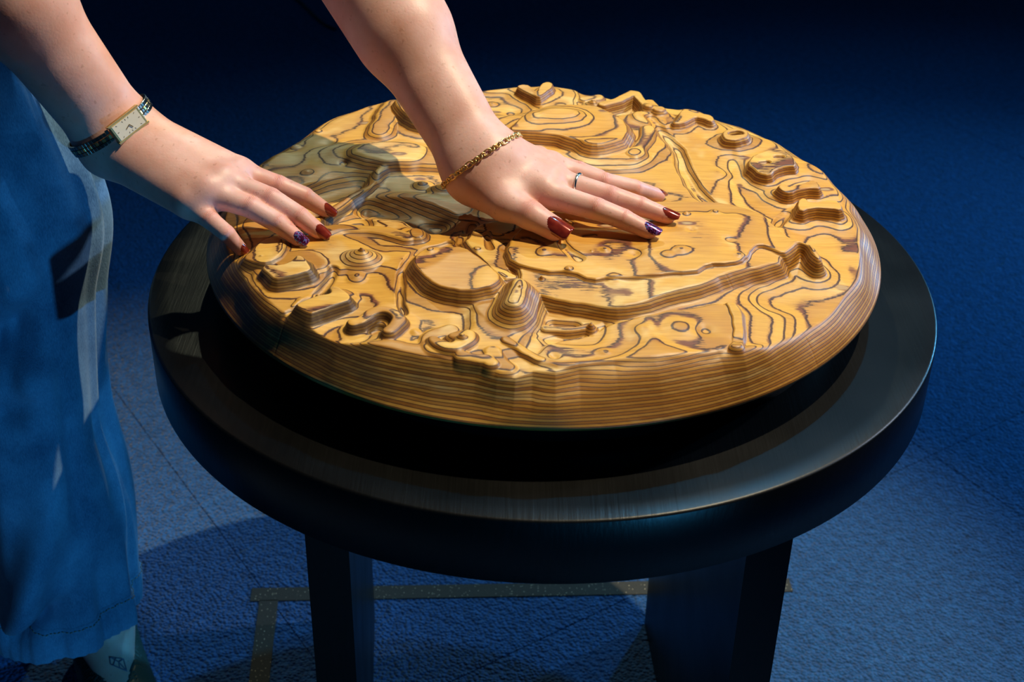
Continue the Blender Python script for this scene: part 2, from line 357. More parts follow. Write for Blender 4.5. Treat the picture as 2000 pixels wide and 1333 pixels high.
# kinds: P plateau (photo outline of its top, height mm, side width mm), R ridge (path, radius mm, height mm, side mm),
#        D dent (path, radius mm, depth mm), C cone (point, radius mm, height mm)
FE = [
 ('P', [(1007,161),(1028,160),(1040,167),(1050,177),(1056,167),(1060,160),(1072,157),(1083,161),(1078,170),(1064,181),(1053,187),(1040,179),(1020,169)], 10, 4),
 ('C', (1157,186), 15, 8), ('R', [(1140,183),(1170,178)], 4, 4, 6),
 ('R', [(1178,196),(1212,186),(1242,170)], 5, 13, 7), ('R', [(1242,170),(1254,186),(1268,204)], 4, 13, 6), ('R', [(1266,190),(1282,204),(1290,214)], 5, 10, 6),
 ('P', [(1332,217),(1338,210),(1350,218),(1366,221),(1380,222),(1390,226),(1393,233),(1385,237),(1371,230),(1356,227),(1344,233),(1332,240),(1318,240),(1326,232)], 10, 5),
 ('P', [(1459,263),(1450,271),(1434,275),(1417,271),(1409,263),(1411,254),(1426,249),(1443,249),(1456,254)], 11.5, 5), ('D', [(1431,261),(1440,260)], 6, 9, 11),
 ('P', [(1467,308),(1476,297),(1500,291),(1520,291),(1540,295),(1554,307),(1557,321),(1536,322),(1518,327),(1503,337),(1485,335),(1476,325),(1461,319)], 11.5, 5),
 ('D', [(1490,315),(1500,314)], 5, 3.4, 11), ('D', [(1520,304),(1528,304)], 5, 3.4, 11),
 ('P', [(1519,360),(1525,355),(1533,357),(1540,361),(1557,357),(1574,351),(1588,346),(1600,352),(1606,361),(1587,361),(1560,364),(1542,371),(1528,368)], 11, 5),
 ('P', [(1558,394),(1562,382),(1574,381),(1580,391),(1605,389),(1632,384),(1643,393),(1645,405),(1622,401),(1584,401),(1563,407)], 12, 5),
 # hair mass
 ('P', [(992,251),(1010,232),(1035,216),(1070,202),(1120,197),(1156,199),(1190,211),(1212,228),(1226,250),(1218,268),(1200,273),(1180,279),(1160,281),(1145,277),(1130,268),(1110,264),(1090,258),(1062,255),(1040,252),(1015,251)], 18, 15),
 ('A', [(1055,214),(1080,207),(1110,207),(1128,213),(1120,221),(1090,223),(1060,221)], 7.5, 34),
 ('P', [(1000,262),(1050,285),(1100,300),(1180,310),(1238,312),(1285,290),(1290,262),(1262,232),(1240,216)], 6, 22),
 ('R', [(1236,300),(1262,276),(1270,250)], 5, 9, 12),
 # mounds behind the forearm
 ('P', [(775,190),(800,188),(850,200),(880,225),(870,242),(838,238),(797,228),(776,208)], 15, 10),
 ('R', [(742,255),(750,225),(768,200)], 7, 7, 12), ('P', [(700,205),(690,230),(672,262),(676,290),(640,300),(560,300),(520,318),(500,330),(470,350),(440,370),(440,300),(560,220)], -0.1, 8),
 ('P', [(690,297),(720,283),(749,283),(816,284),(880,300),(880,318),(820,316),(775,313),(757,318),(740,312),(715,305)], 8, 16),
 ('R', [(765,316),(735,340),(705,362),(690,376),(668,392),(640,408),(605,440),(590,452)], 2.6, 6, 8),
 ('D', [(735,392),(790,402),(850,425)], 24, 8), ('D', [(700,345),(600,372)], 24, 5), ('D', [(660,420),(700,418)], 18, 4),
 ('C', (866,357), 17, 8), ('C', (828,352), 14, 5),
 # bust: upper slab, lower slab, face
 ('P', [(1587,492),(1600,499),(1597,487),(1580,474),(1560,465),(1530,450),(1507,428),(1470,408),(1420,394),(1370,392),(1250,388),(1100,405),(1040,425),(1010,450),(990,478),(1000,505),(1060,520),(1120,522),(1150,540),(1190,533),(1275,535),(1350,529),(1386,513),(1422,514),(1455,505),(1470,480),(1488,471),(1508,476),(1530,487),(1541,478),(1552,467),(1568,468),(1581,477)], 17, 9),
 ('P', [(1012,500),(1030,560),(1060,568),(1120,580),(1180,592),(1210,592),(1255,585),(1300,573),(1365,553),(1412,532),(1470,520),(1540,500),(1500,440),(1300,420),(1100,440)], 13.5, 11),
 ('P', [(822,486),(856,483),(907,481),(930,499),(948,512),(958,528),(975,536),(972,552),(949,562),(910,566),(868,559),(834,545),(812,527),(802,506)], 16.5, 9),
 ('P', [(915,440),(1000,430),(1050,450),(1060,490),(1000,505),(985,525),(1020,540),(980,545),(940,500),(905,470)], 10, 9),
 ('R', [(930,450),(1000,462),(1060,462)], 4, 13, 6), ('D', [(1108,452),(1092,480),(1098,500),(1128,520)], 7, 2.5),
 ('D', [(950,468),(955,490)], 5, 2.5), ('C', (1155,480), 14, 19.5), ('D', [(1142,478),(1160,476)], 3.5, 2),
 # nose, mouth, chin
 ('R', [(1018,548),(1016,558),(1006,585)], 4.0, 23, 22), ('C', (1016,553), 12, 27), ('C', (1006,583), 12, 24),
 ('P', [(900,570),(930,608),(960,640),(1000,652),(1050,650),(1100,640),(1150,632),(1180,620),(1200,600),(1150,585),(1060,570),(1000,560)], 4.5, 9),
 ('D', [(1085,620),(1120,622)], 9, 4.5), ('R', [(1070,630),(1110,634),(1150,626)], 3, 7, 6), ('C', (1156,622), 11, 11), ('C', (1060,528), 10, 19),
 # left letters
 ('P', [(515,519),(522,515),(542,518),(562,512),(574,503),(586,500),(598,505),(605,515),(607,524),(582,531),(558,536),(536,540),(526,533),(518,525)], 14, 8), ('D', [(552,510),(570,504)], 5, 5, 14),
 ('P', [(480,500),(500,480),(512,470),(540,462),(556,474),(546,496),(532,508),(512,514),(492,508)], 9, 8), ('C', (509,497), 11, 11),
 ('P', [(500,548),(520,560),(580,552),(630,530),(622,505),(600,498),(540,500),(500,520)], 4, 8),
 ('P', [(580,588),(598,582),(619,573),(640,570),(647,566),(641,558),(650,555),(665,560),(680,572),(681,580),(664,585),(640,596),(614,607),(600,603),(585,594)], 11, 7), ('C', (618,568), 9, 8),
 ('P', [(575,605),(600,612),(628,612),(660,592),(690,588),(700,575),(660,560),(620,570),(580,585)], 3.5, 7),
 ('R', [(690,622),(708,618),(722,606),(740,600),(760,602),(776,612),(777,621),(766,633),(756,641)], 4.2, 9, 5), ('C', (752,638), 9, 8),
 ('D', [(728,632),(738,628)], 6, 4), ('C', (807,642), 10, 3),
 ('R', [(850,660),(862,671),(882,679),(902,672),(914,658),(905,648),(890,652)], 4, 8, 7), ('C', (902,652), 13, 14),
 ('R', [(880,640),(845,650),(838,665),(850,684),(880,694)], 5, 3.5, 7), ('R', [(901,692),(923,698),(952,697),(962,704)], 3.5, 7, 6), ('R', [(962,690),(975,706),(985,716)], 5, 4, 6),
 ('R', [(992,665),(1018,673),(1035,688),(1052,698)], 3.2, 5.5, 5), ('C', (1010,668), 9, 6.5),
 ('C', (704,488), 21, 15), ('C', (704,484), 10, 17), ('C', (695,537), 13, 4), ('P', [(800,446),(815,442),(828,448),(825,458),(808,460)], 7, 8),
 ('R', [(636,450),(670,440),(710,441),(755,448),(795,458)], 5, 6.5, 8), ('C', (597,545), 14, 5),
 ('D', [(788,600),(778,560),(782,525),(798,500),(830,478),(880,466)], 5, 3), ('D', [(648,522),(630,555),(600,580),(560,600)], 5, 3), ('D', [(905,470),(918,445),(925,430)], 6, 4),
 ('D', [(1272,232),(1325,285),(1342,332),(1360,362),(1392,390)], 10, 4.5), ('D', [(1545,400),(1520,420)], 8, 3),
 ('P', [(1200,625),(1350,607),(1422,590),(1438,612),(1446,640),(1430,668),(1390,686),(1300,700),(1170,706),(1100,712),(1040,705),(1080,660),(1150,650)], 4.2, 6),
 ('R', [(1425,590),(1440,612),(1449,640),(1434,674)], 3, 6, 5),
 *[('B', q_, r_, h_) for q_, r_, h_ in [((573,272),9,3.2),((617,245),9,3),((505,310),8,3),((672,312),9,-2.6),((598,328),11,2.6),((1440,520),7,2.2),((1330,511),13,2.6),((1240,511),13,-2.6),((1180,505),7,2.2),((1341,440),6,2.6),((1397,433),7,2.8),((1425,488),9,-2),((1350,470),8,-1.8),((838,511),8,2.4),((878,497),9,-2.4),((932,494),7,2.2),((990,492),10,-2.2),((1083,483),8,2.4),((1060,508),9,2.4),((1110,540),6,2),((700,575),22,-2.4),((1530,600),34,3.2),((1570,500),20,3),((1330,640),24,2.8),((1380,640),14,-2.6),((1480,310),24,-2.2),((1410,330),20,2.4),((640,270),16,-2),((1000,200),18,-2.4),((960,185),10,2.4),((1250,640),14,2),((1180,680),10,2),((1080,690),9,-2.2),((1300,520),14,2),((1200,560),16,2),((1440,660),10,-2)]],
 ('P', [(1575,470),(1640,440),(1672,500),(1640,580),(1560,640),(1480,680),(1460,640),(1500,600),(1600,540)], -.6, 12),
]
ang_px = [(1683,499),(1680,529),(1650,592),(1560,661),(1461,703),(1400,694),(1340,706),(1280,716),(1200,716),(1130,722),(1085,735),(1040,733),(1005,745),(970,738),(930,722),(900,716),(850,712),(800,700),(760,690),(700,676),(655,668),(620,656),(575,640),(540,622),(520,605),(500,588),(480,570),(462,545),(450,520),(440,490),(432,460),(430,430)]
apx = [U(a, b, Z0) for a, b in ang_px]
aa = [math.atan2(p[1], p[0]) for p in apx]; ar = [math.hypot(p[0], p[1]) for p in apx]
th0 = np.array([t % (2 * math.pi) for t in aa]); rr0 = np.minimum(np.array(ar), .305)
oth = np.linspace(.12, 2.75, 18); th0 = np.concatenate([th0, oth]); rr0 = np.concatenate([rr0, .288 + .006 * np.sin(oth * 9)])
od = np.argsort(th0); th0 = th0[od]; rr0 = rr0[od]
th0 = np.concatenate([th0 - 2 * math.pi, th0, th0 + 2 * math.pi]); rr0 = np.tile(rr0, 3)
def prep(fe):
    out = []
    for q in fe:
        h = q[2] if q[0] != 'R' else q[3]; sgn = -1 if q[0] == 'D' else 1
        zt = Z0 + (q[2] if q[0] == 'P' else 24 if q[0] == 'A' else 6 if q[0] == 'B' else (q[3] if q[0] == 'R' else (q[3] if q[0] == 'C' else (q[4] if len(q) > 4 else 6)))) * .001
        pts = [q[1]] if q[0] in 'CB' else q[1]
        W = [U(a, b, zt)[:2] for a, b in pts]
        if q[0] in 'PA': W = chaikin(W, 1)
        if q[0] in 'RD' and len(W) > 2: W = chaikin(W, 2, False)
        out.append((q, W))
    return out
PFE = prep(FE)
def height(x, y):
    x = np.asarray(x, np.float64); y = np.asarray(y, np.float64); sh = x.shape; x = x.ravel(); y = y.ravel()
    wx = x + .004 * vnoise(x, y, 32, 5) + .0016 * vnoise(x, y, 110, 6); wy = y + .004 * vnoise(x, y, 32, 7) + .0016 * vnoise(x, y, 110, 8)
    up = np.zeros(len(x)); dn = np.zeros(len(x)); ad = np.zeros(len(x))
    for q, W in PFE:
        W_ = np.array(W); marg = .075
        s = (x > W_[:, 0].min() - marg) & (x < W_[:, 0].max() + marg) & (y > W_[:, 1].min() - marg) & (y < W_[:, 1].max() + marg)
        if not s.any(): continue
        xs, ys = wx[s], wy[s]
        if q[0] == 'B':
            dd = np.hypot(xs - W[0][0], ys - W[0][1]); ad[s] += q[3] * .001 * np.exp(-(dd / (q[2] * .00055)) ** 2)
        elif q[0] == 'A':
            d = polysd(xs, ys, W); t = np.clip(d / (q[3] * .001) + .05, 0, 1); ad[s] += q[2] * .001 * (1 - t) ** 1.6
        elif q[0] == 'P':
            d = polysd(xs, ys, W); t = np.clip(d / (q[3] * .00115) + .12, 0, 1); k = 1 - t * t * (3 - 2 * t)
            t2 = np.clip(d / (q[3] * .0042 + .006), 0, 1); k = k * .66 + .34 * (1 - t2) ** 2
            hh = q[2] * .001 * k
            if q[2] > 0: up[s] = np.maximum(up[s], hh + (k > .999) * 0)
            else: dn[s] = np.minimum(dn[s], hh)
        else:
            if q[0] == 'C': d = np.hypot(xs - W[0][0], ys - W[0][1])
            else:
                d = np.full(len(xs), 9.)
                for a, b in zip(W[:-1], W[1:]): d = np.minimum(d, segd(xs, ys, a, b)[0])
            if q[0] == 'R':
                t = np.clip((d - q[2] * .001) / (q[4] * .001), 0, 1); k = 1 - t * t * (3 - 2 * t); k = k * (1 - .06 * np.clip(d / (q[2] * .001), 0, 1) ** 2); k = k * .70 + .30 * (1 - np.clip((d - q[2] * .001) / (q[4] * .0040 + .005), 0, 1)) ** 2
                up[s] = np.maximum(up[s], q[3] * .001 * k)
            elif q[0] == 'C':
                t = np.clip(d / (q[2] * .001), 0, 1); up[s] = np.maximum(up[s], q[3] * .001 * (1 - t) ** 1.15 * (1 - .25 * np.exp(-(t / .12) ** 2) * 0))
            else:
                t = np.clip(d / (q[2] * .001), 0, 1); dn[s] = np.minimum(dn[s], -q[3] * .001 * (1 - t * t) ** 1.5)
    r = np.hypot(x, y); a = np.arctan2(y, x)
    Re = np.interp(a % (2 * math.pi), th0, rr0) + .003 * vnoise(a * .12, a * 0, 60, 3) - .004
    calm = 1 - .6 * np.clip(up / .012, 0, 1)
    n_a = vnoise(wx, wy, 10, 1); n_b = vnoise(wx, wy, 19, 2)
    fld = Z0 - .001 + calm * (.0036 * np.tanh(9 * n_a) + .0024 * np.tanh(10 * (n_b - .08)) + .0022 * vnoise(x, y, 14, 14)) + .0005 * vnoise(x, y, 60, 9) - .10 * np.clip(r - .2, 0, 1) ** 2
    lv = np.where(dn < 0, dn, 0)
    zz = fld + up + lv + ad
    t = np.clip((r - Re) / (RD - Re), 0, 1)
    t = np.clip(t + .26 * vnoise(a * .55 + r * 2, r * 3, 11, 21) * np.sin(t * 3.14), 0, 1)
    drop = (t ** 1.45)
    zz = zz * (1 - drop) + ZB * drop + (.0055 * vnoise(a * .7, zz * 0, 9, 4) + .0045 * vnoise(x, y, 14, 12)) * np.sin(t * 3.14)
    return zz.reshape(sh)
# concentric square-to-disc grid
N = 860
u = np.linspace(-1, 1, N); A, B = np.meshgrid(u, u, indexing='ij')
c1 = np.abs(A) > np.abs(B)
with np.errstate(divide='ignore', invalid='ignore'):
    rr = np.where(c1, A, B); ph = np.where(c1, math.pi / 4 * (B / np.where(A == 0, 1, A)), math.pi / 2 - math.pi / 4 * (A / np.where(B == 0, 1, B)))
X = rr * np.cos(ph) * RD; Yg = rr * np.sin(ph) * RD
H = height(X, Yg)
for _ in range(3):
    K = H.copy(); K[1:-1, 1:-1] = (H[1:-1, 1:-1] * 4 + H[:-2, 1:-1] + H[2:, 1:-1] + H[1:-1, :-2] + H[1:-1, 2:]) / 8; H = K
V = np.stack([X, Yg, H], -1).reshape(-1, 3)
ii = np.arange(N * N).reshape(N, N)
F4 = np.stack([ii[:-1, :-1], ii[1:, :-1], ii[1:, 1:], ii[:-1, 1:]], -1).reshape(-1, 4)
# under side: rim folds back in
bd = np.concatenate([ii[:, 0], ii[-1, 1:], ii[-2::-1, -1], ii[0, -2:0:-1]])
base = V[bd].copy(); rings = []; nv = len(V); Vs = [V]; prev = bd; F5 = []
for fr_, zz_ in ((1.0, ZB - .002), (.99, ZB - .0035), (.80, ZB - .0035)):
    q = base.copy(); q[:, :2] *= fr_; q[:, 2] = zz_; Vs.append(q); cur = np.arange(nv, nv + len(bd)); nv += len(bd)
    F5.append(np.stack([prev, np.roll(prev, 1), np.roll(cur, 1), cur], -1)); prev = cur
DV = np.concatenate(Vs); DF = np.concatenate([F4] + F5)
# orient faces upward
p0, p1, p2 = DV[F4[N * N // 3][0]], DV[F4[N * N // 3][1]], DV[F4[N * N // 3][2]]
if np.cross(p1 - p0, p2 - p0)[2] < 0: DF = DF[:, ::-1].copy()
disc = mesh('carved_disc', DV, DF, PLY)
tag(disc, 'large round coin relief carved from layered plywood, lying on the black table', 'wood carving')

# ------------------------------------------------------------------ implicit-surface toolkit
def smin(a, b, k):
    h = np.clip(.5 + .5 * (b - a) / k, 0, 1); return b * (1 - h) + a * h - k * h * (1 - h)
def cap(p, a, b, ra, rb):
    a = np.asarray(a, np.float32); b = np.asarray(b, np.float32); ab = b - a; t = np.clip((p - a) @ ab / (ab @ ab + 1e-12), 0, 1)
    return np.linalg.norm(p - a - t[:, None] * ab, axis=1) - (ra + (rb - ra) * t)
def surf(f, lo, hi, h, B=8):
    lo = np.array(lo, np.float32); n = (np.ceil((np.array(hi) - lo) / h / B).astype(int)) * B
    nb = n // B; bi = np.stack(np.meshgrid(*[np.arange(k) for k in nb], indexing='ij'), -1).reshape(-1, 3)
    cen = lo + (bi * B + B / 2) * h; dc = f(cen.astype(np.float32))
    val = np.empty(n + 1, np.float32)
    v5 = np.broadcast_to(dc.reshape(nb)[:, None, :, None, :, None], (nb[0], B, nb[1], B, nb[2], B)).reshape(n)
    val[:-1, :-1, :-1] = v5; val[-1] = 1; val[:, -1] = 1; val[:, :, -1] = 1
    act = bi[np.abs(dc) < B * h * .95 + .004]
    loc = np.stack(np.meshgrid(*[np.arange(B + 1)] * 3, indexing='ij'), -1).reshape(-1, 3)
    for s in range(0, len(act), 1500):
        ai = act[s:s + 1500]; gi = (ai[:, None] * B + loc[None]).reshape(-1, 3)
        val[gi[:, 0], gi[:, 1], gi[:, 2]] = f((lo + gi * h).astype(np.float32))
    val[0] = val[-1] = 1; val[:, 0] = val[:, -1] = 1; val[:, :, 0] = val[:, :, -1] = 1
    S = val < 0
    c8 = [(i, j, k) for i in (0, 1) for j in (0, 1) for k in (0, 1)]
    cnt = np.zeros(n, np.int8)
    for i, j, k in c8: cnt += S[i:n[0] + i, j:n[1] + j, k:n[2] + k]
    cells = np.argwhere((cnt > 0) & (cnt < 8)); idm = np.full(n, -1, np.int32); idm[tuple(cells.T)] = np.arange(len(cells))
    acc = np.zeros((len(cells), 3), np.float32); m = np.zeros(len(cells), np.float32)
    for ax in range(3):
        for o1 in (0, 1):
            for o2 in (0, 1):
                a = [0, 0, 0]; oth = [q for q in range(3) if q != ax]; a[oth[0]] = o1; a[oth[1]] = o2; b = list(a); b[ax] = 1
                va = val[cells[:, 0] + a[0], cells[:, 1] + a[1], cells[:, 2] + a[2]]; vb = val[cells[:, 0] + b[0], cells[:, 1] + b[1], cells[:, 2] + b[2]]
                cr = (va < 0) != (vb < 0); t = np.where(cr, va / np.where(cr, va - vb, 1), 0)
                pt = np.tile(np.array(a, np.float32), (len(cells), 1)); pt[:, ax] = t
                acc += pt * cr[:, None]; m += cr
    V = lo + (cells + acc / m[:, None]) * h
    Fs = []
    for ax in range(3):
        o = [q for q in range(3) if q != ax]; sa = [slice(1, n[q]) for q in range(3)]; sa[ax] = slice(0, n[ax]); sb = list(sa); sb[ax] = slice(1, n[ax] + 1)
        A_ = S[tuple(sa)]; B_ = S[tuple(sb)]; e = np.argwhere(A_ != B_); off = np.array([1, 1, 1]); off[ax] = 0; flip = A_[tuple(e.T)]; e = e + off
        d0 = np.zeros(3, int); d1 = np.zeros(3, int); d1[o[0]] = -1; d2 = np.zeros(3, int); d2[o[0]] = -1; d2[o[1]] = -1; d3 = np.zeros(3, int); d3[o[1]] = -1
        Q = np.stack([idm[tuple((e + d).T)] for d in (d0, d1, d2, d3)], -1)
        if ax == 1: flip = ~flip
        Q[~flip] = Q[~flip][:, ::-1]; Fs.append(Q)
    return V.astype(np.float32), np.concatenate(Fs)

# ------------------------------------------------------------------ person
def zs(p): return float(height(np.array([p[0]]), np.array([p[1]]))[0]) if math.hypot(p[0], p[1]) < RD else .0
def rest(px, py, r, sink=.0008):
    z = .09
    for _ in range(12): q = U(px, py, z); z = .5 * z + .5 * (zs(q) + r - sink)
    return U(px, py, z)
def nrm(v): v = np.asarray(v, float); return v / np.linalg.norm(v)
VIEW = lambda p: nrm(CAM - np.asarray(p))
class Hand:
    pass
def make_hand(wr, elbow, mcp, fing, thumb, rad, wr_w, el_w):
    """wr: wrist centre, mcp: 4 knuckles, fing: 4 lists of [pip, dip, tip], thumb: [cmc, mcp, ip, tip]"""
    h = Hand(); h.fing = []; fa = nrm(wr - elbow); side = nrm(np.cross(fa, VIEW(wr)))
    h.wr = wr; h.side = side; h.el = elbow; h.fa = fa
    def f(p):
        # fore-arm: two bones side by side
        d = None
        for s in (-1, 1):
            c = cap(p, wr + side * s * wr_w[0], elbow + side * s * el_w[0], wr_w[1], el_w[1])
            mid = wr * .38 + elbow * .62
            c = smin(c, cap(p, mid + side * s * el_w[0] * .9, elbow + side * s * el_w[0], el_w[1] * .93, el_w[1] * 1.04), .03)
            d = c if d is None else smin(d, c, .03)
        # palm
        pal = None
        for i in range(4):
            k = (i - 1.5) / 1.5
            w0 = wr + side * h.sg * k * wr_w[0] * 1.25
            c = cap(p, w0, mcp[i], wr_w[1] * .86, rad[i] * 1.30)
            pal = c if pal is None else smin(pal, c, .026)
        # heel pads under the palm
        d = smin(d, pal, .022)
        tb = cap(p, thumb[0], thumb[1], .0165, rad[4] * 1.15); d = smin(d, tb, .020)
        tc = smin(cap(p, thumb[1], thumb[2], rad[4] * 1.06, rad[4]), cap(p, thumb[2], thumb[3], rad[4] * 1.0, rad[4] * .86), .004)
        best = smin(d, tc, .010)
        for i in range(4):
            r = rad[i]; q = fing[i]
            c = cap(p, mcp[i], q[0], r * 1.22, r * .98)
            c = smin(c, cap(p, q[0], q[1], r * .97, r * .89), .0012); c = smin(c, cap(p, q[1], q[2], r * .88, r * .70), .0012)
            g = smin(d, c, .009); best = smin(best, g, .0025)
        # knuckle bumps and tendons on the back of the hand
        for i in range(4):
            up = np.array([0, 0, 1.]) * .6 + VIEW(mcp[i]) * .4
            best = smin(best, np.linalg.norm(p - (mcp[i] + up * rad[i] * .50).astype(np.float32), axis=1) - rad[i] * .80, .010)
            best = smin(best, cap(p, mcp[i] + up * rad[i] * 1.02, (wr * .45 + mcp[i] * .55) + up * rad[i] * .90, .0020, .0010), .012)
        return best
    h.f = f; return h
def arm_mesh(h, lo, hi, res=.0014): return surf(h.f, lo, hi, res)
# right hand (left in the photo)
rR = [.0102, .0104, .0099, .0086, .0104]
mR = [U(468, 340, .121), U(437, 356, .123), U(405, 376, .120), U(368, 398, .112)]
fR = [[U(543, 363, .112), U(594, 384, .102), rest(634, 410, .0068)], [U(528, 388, .114), U(584, 423, .103), rest(622, 452, .0068)],
      [U(489, 405, .112), U(542, 436, .102), rest(581, 466, .0066)], [U(412, 431, .104), U(443, 457, .098), rest(470, 487, .0058)]]
wrR = U(236, 272, .136); elR = wrR + nrm(U(54, 30, .255) - wrR) * .25
tR = [U(290, 300, .118), U(370, 335, .098), U(425, 352, .090), U(465, 368, .086)]
hR = make_hand(wrR, elR, mR, fR, tR, rR, (.0135, .0200), (.0125, .0345)); hR.sg = -1
# left hand (middle of the photo)
rL = [.0105, .0103, .0094, .0078, .0128]
mL = [U(1062, 378, .116), U(1078, 352, .120), U(1075, 326, .118), U(1050, 312, .104)]
fL = [[U(1165, 408, .115), U(1217, 428, .107), rest(1268, 452, .0068)], [U(1192, 384, .115), U(1250, 403, .107), rest(1304, 423, .0068)],
      [U(1180, 356, .112), U(1238, 368, .104), rest(1286, 382, .0064)], [U(1130, 330, .100), U(1170, 345, .092), U(1205, 360, .087)]]
wrL = U(940, 322, .130); elL = wrL + nrm(U(745, -10, .245) - wrL) * .25
tL = [U(935, 360, .118), U(985, 398, .112), U(1035, 420, .110), rest(1082, 447, .0094)]
hL = make_hand(wrL, elL, mL, fL, tL, rL, (.0120, .0185), (.0110, .0320)); hL.sg = 1
for h_, m_ in ((hR, mR), (hL, mL)):      # side sign: index side first
    h_.sg = 1 if np.dot(m_[3] - m_[0], h_.side) > 0 else -1
elRx, elLx = elR, elL
bx = lambda pts, m: (np.min(pts, 0) - m, np.max(pts, 0) + m)
parts = []
for h, m_, f_, t_ in ((hR, mR, fR, tR), (hL, mL, fL, tL)):
    pts = np.array([h.wr, h.el] + list(m_) + [q for a in f_ for q in a] + list(t_)); lo, hi = bx(pts, .048)
    parts.append(surf(h.f, lo, hi, .0014))
# shoulders, torso, neck, head, legs, feet : one coarse surface joined to the fore-arms under the sleeves
shR = np.array([-.60, -.06, .63]); shL = np.array([-.385, .25, .56])
hipR = np.array([-.615, .045, .24]); hipL = np.array([-.69, .21, .24])
ankR = np.array([-.520, .045, -.535]); ankL = np.array([-.72, .24, -.535]); kneR = np.array([-.56, .04, -.16]); kneL = np.array([-.69, .23, -.16])
chest = (shR + shL) / 2 + np.array([-.05, 0, -.06]); pel = (hipR + hipL) / 2 + np.array([-.03, 0, .05]); nk = (shR + shL) / 2 + np.array([.02, -.01, .04]); hd = nk + np.array([.08, -.07, .14])
fdR = nrm(np.array([.42, -.90, 0])); fdL = nrm(np.array([.8, -.6, 0]))
def foot(p, ank, fd):
    he = np.array([ank[0], ank[1], ZF + .036]) - fd * .03; ba = np.array([ank[0], ank[1], ZF + .024]) + fd * .115; to = ba + fd * .045 - np.array([0, 0, .006])
    sd = np.array([-fd[1], fd[0], 0]) * .014
    d = smin(cap(p, he, ba + sd, .026, .020), cap(p, he, ba - sd, .026, .019), .02)
    d = smin(d, cap(p, ank, ba, .032, .018), .02); d = smin(d, cap(p, ba - sd, to - sd, .018, .012), .015); d = smin(d, cap(p, ba + sd, to + sd, .018, .013), .015)
    return d
def body(p):
    d = cap(p, shR, shL, .055, .055); d = smin(d, cap(p, chest, pel, .115, .12), .08)
    d = smin(d, cap(p, hipR, hipL, .095, .095), .06); d = smin(d, cap(p, nk, nk * .4 + hd * .6, .055, .05), .04)
    d = smin(d, cap(p, hd + np.array([.0, 0, .035]), hd + np.array([.02, -.02, -.04]), .078, .055), .03)
    d = smin(d, cap(p, hd + np.array([.062, -.058, -.01]), hd + np.array([.07, -.066, -.02]), .012, .014), .012)
    for sh, el in ((shR, elR), (shL, elL)): d = smin(d, cap(p, sh, el, .052, .041), .03)
    for hp, kn, an, fd in ((hipR, kneR, ankR, fdR), (hipL, kneL, ankL, fdL)):
        d = smin(d, cap(p, hp, kn, .088, .055), .04); d = smin(d, cap(p, kn, kn * .6 + an * .4, .052, .052), .03); d = smin(d, cap(p, kn * .6 + an * .4, an, .052, .031), .03)
        d = smin(d, foot(p, an, fd), .025)
    return d
parts.append(surf(body, (-.92, -.30, ZF - .01), (-.13, .42, .96), .0055))
Vb = np.concatenate([q[0] for q in parts]); off = np.cumsum([0] + [len(q[0]) for q in parts]); Fb = np.concatenate([q[1] + o for q, o in zip(parts, off)])
person = empty('person', (ankR[0], ankR[1], ZF))
tag(person, 'person in blue jeans leaning over the table, both hands resting on the carving', 'person')
bo = mesh('body', Vb, Fb, SKIN, person)
nvb = len(Vb); cu = np.zeros(nvb, np.float32); cmk = np.zeros(nvb, np.float32); rd = np.zeros(nvb, np.float32)
hv = off[2]
nr = np.zeros((nvb, 3), np.float32); me = bo.data; me.vertex_normals.foreach_get  # normals
nbuf = np.zeros(nvb * 3, np.float32); me.vertices.foreach_get('normal', nbuf); nr = nbuf.reshape(-1, 3)
for m_, f_, r_, t_ in ((mR, fR, rR, tR), (mL, fL, rL, tL)):
    jobs = []
    for i in range(4): jobs += [(f_[i][0], m_[i], f_[i][1], r_[i], 3.6, 1), (f_[i][1], f_[i][0], f_[i][2], r_[i], 1.8, .6)]
    jobs.append((t_[2], t_[1], t_[3], r_[4], 5, 1))
    for j, a, b, r, span, stg in jobs:
        ax = nrm(b - a); q = Vb[:hv] - j; s = q @ ax * 1000; rad_ = np.linalg.norm(q - np.outer(s / 1000, ax), axis=1)
        up = nrm(np.array([0, 0, 1]) - ax * ax[2]); dors = np.clip((nr[:hv] @ up - .15) / .5, 0, 1)
        wgt = np.exp(-(s / span) ** 2 * 1.4) * (rad_ < r * 1.5) * dors * stg
        sel = wgt > cmk[:hv]; cmk[:hv][sel] = wgt[sel]; cu[:hv][sel] = s[sel]
        rd[:hv] = np.maximum(rd[:hv], np.exp(-(s / (span * 1.9)) ** 2) * (rad_ < r * 1.6) * (.15 + .75 * dors))
    for tip in [q[2] for q in f_] + [t_[3]]:
        rd[:hv] = np.maximum(rd[:hv], np.exp(-(np.linalg.norm(Vb[:hv] - tip, axis=1) / .014) ** 2))
    for k in m_: rd[:hv] = np.maximum(rd[:hv], .6 * np.exp(-(np.linalg.norm(Vb[:hv] - k, axis=1) / .013) ** 2))
for nm, ar_ in (('crease_u', cu), ('crease_m', cmk), ('redness', rd)):
    at = me.attributes.new(nm, 'FLOAT', 'POINT'); at.data.foreach_set('value', ar_)

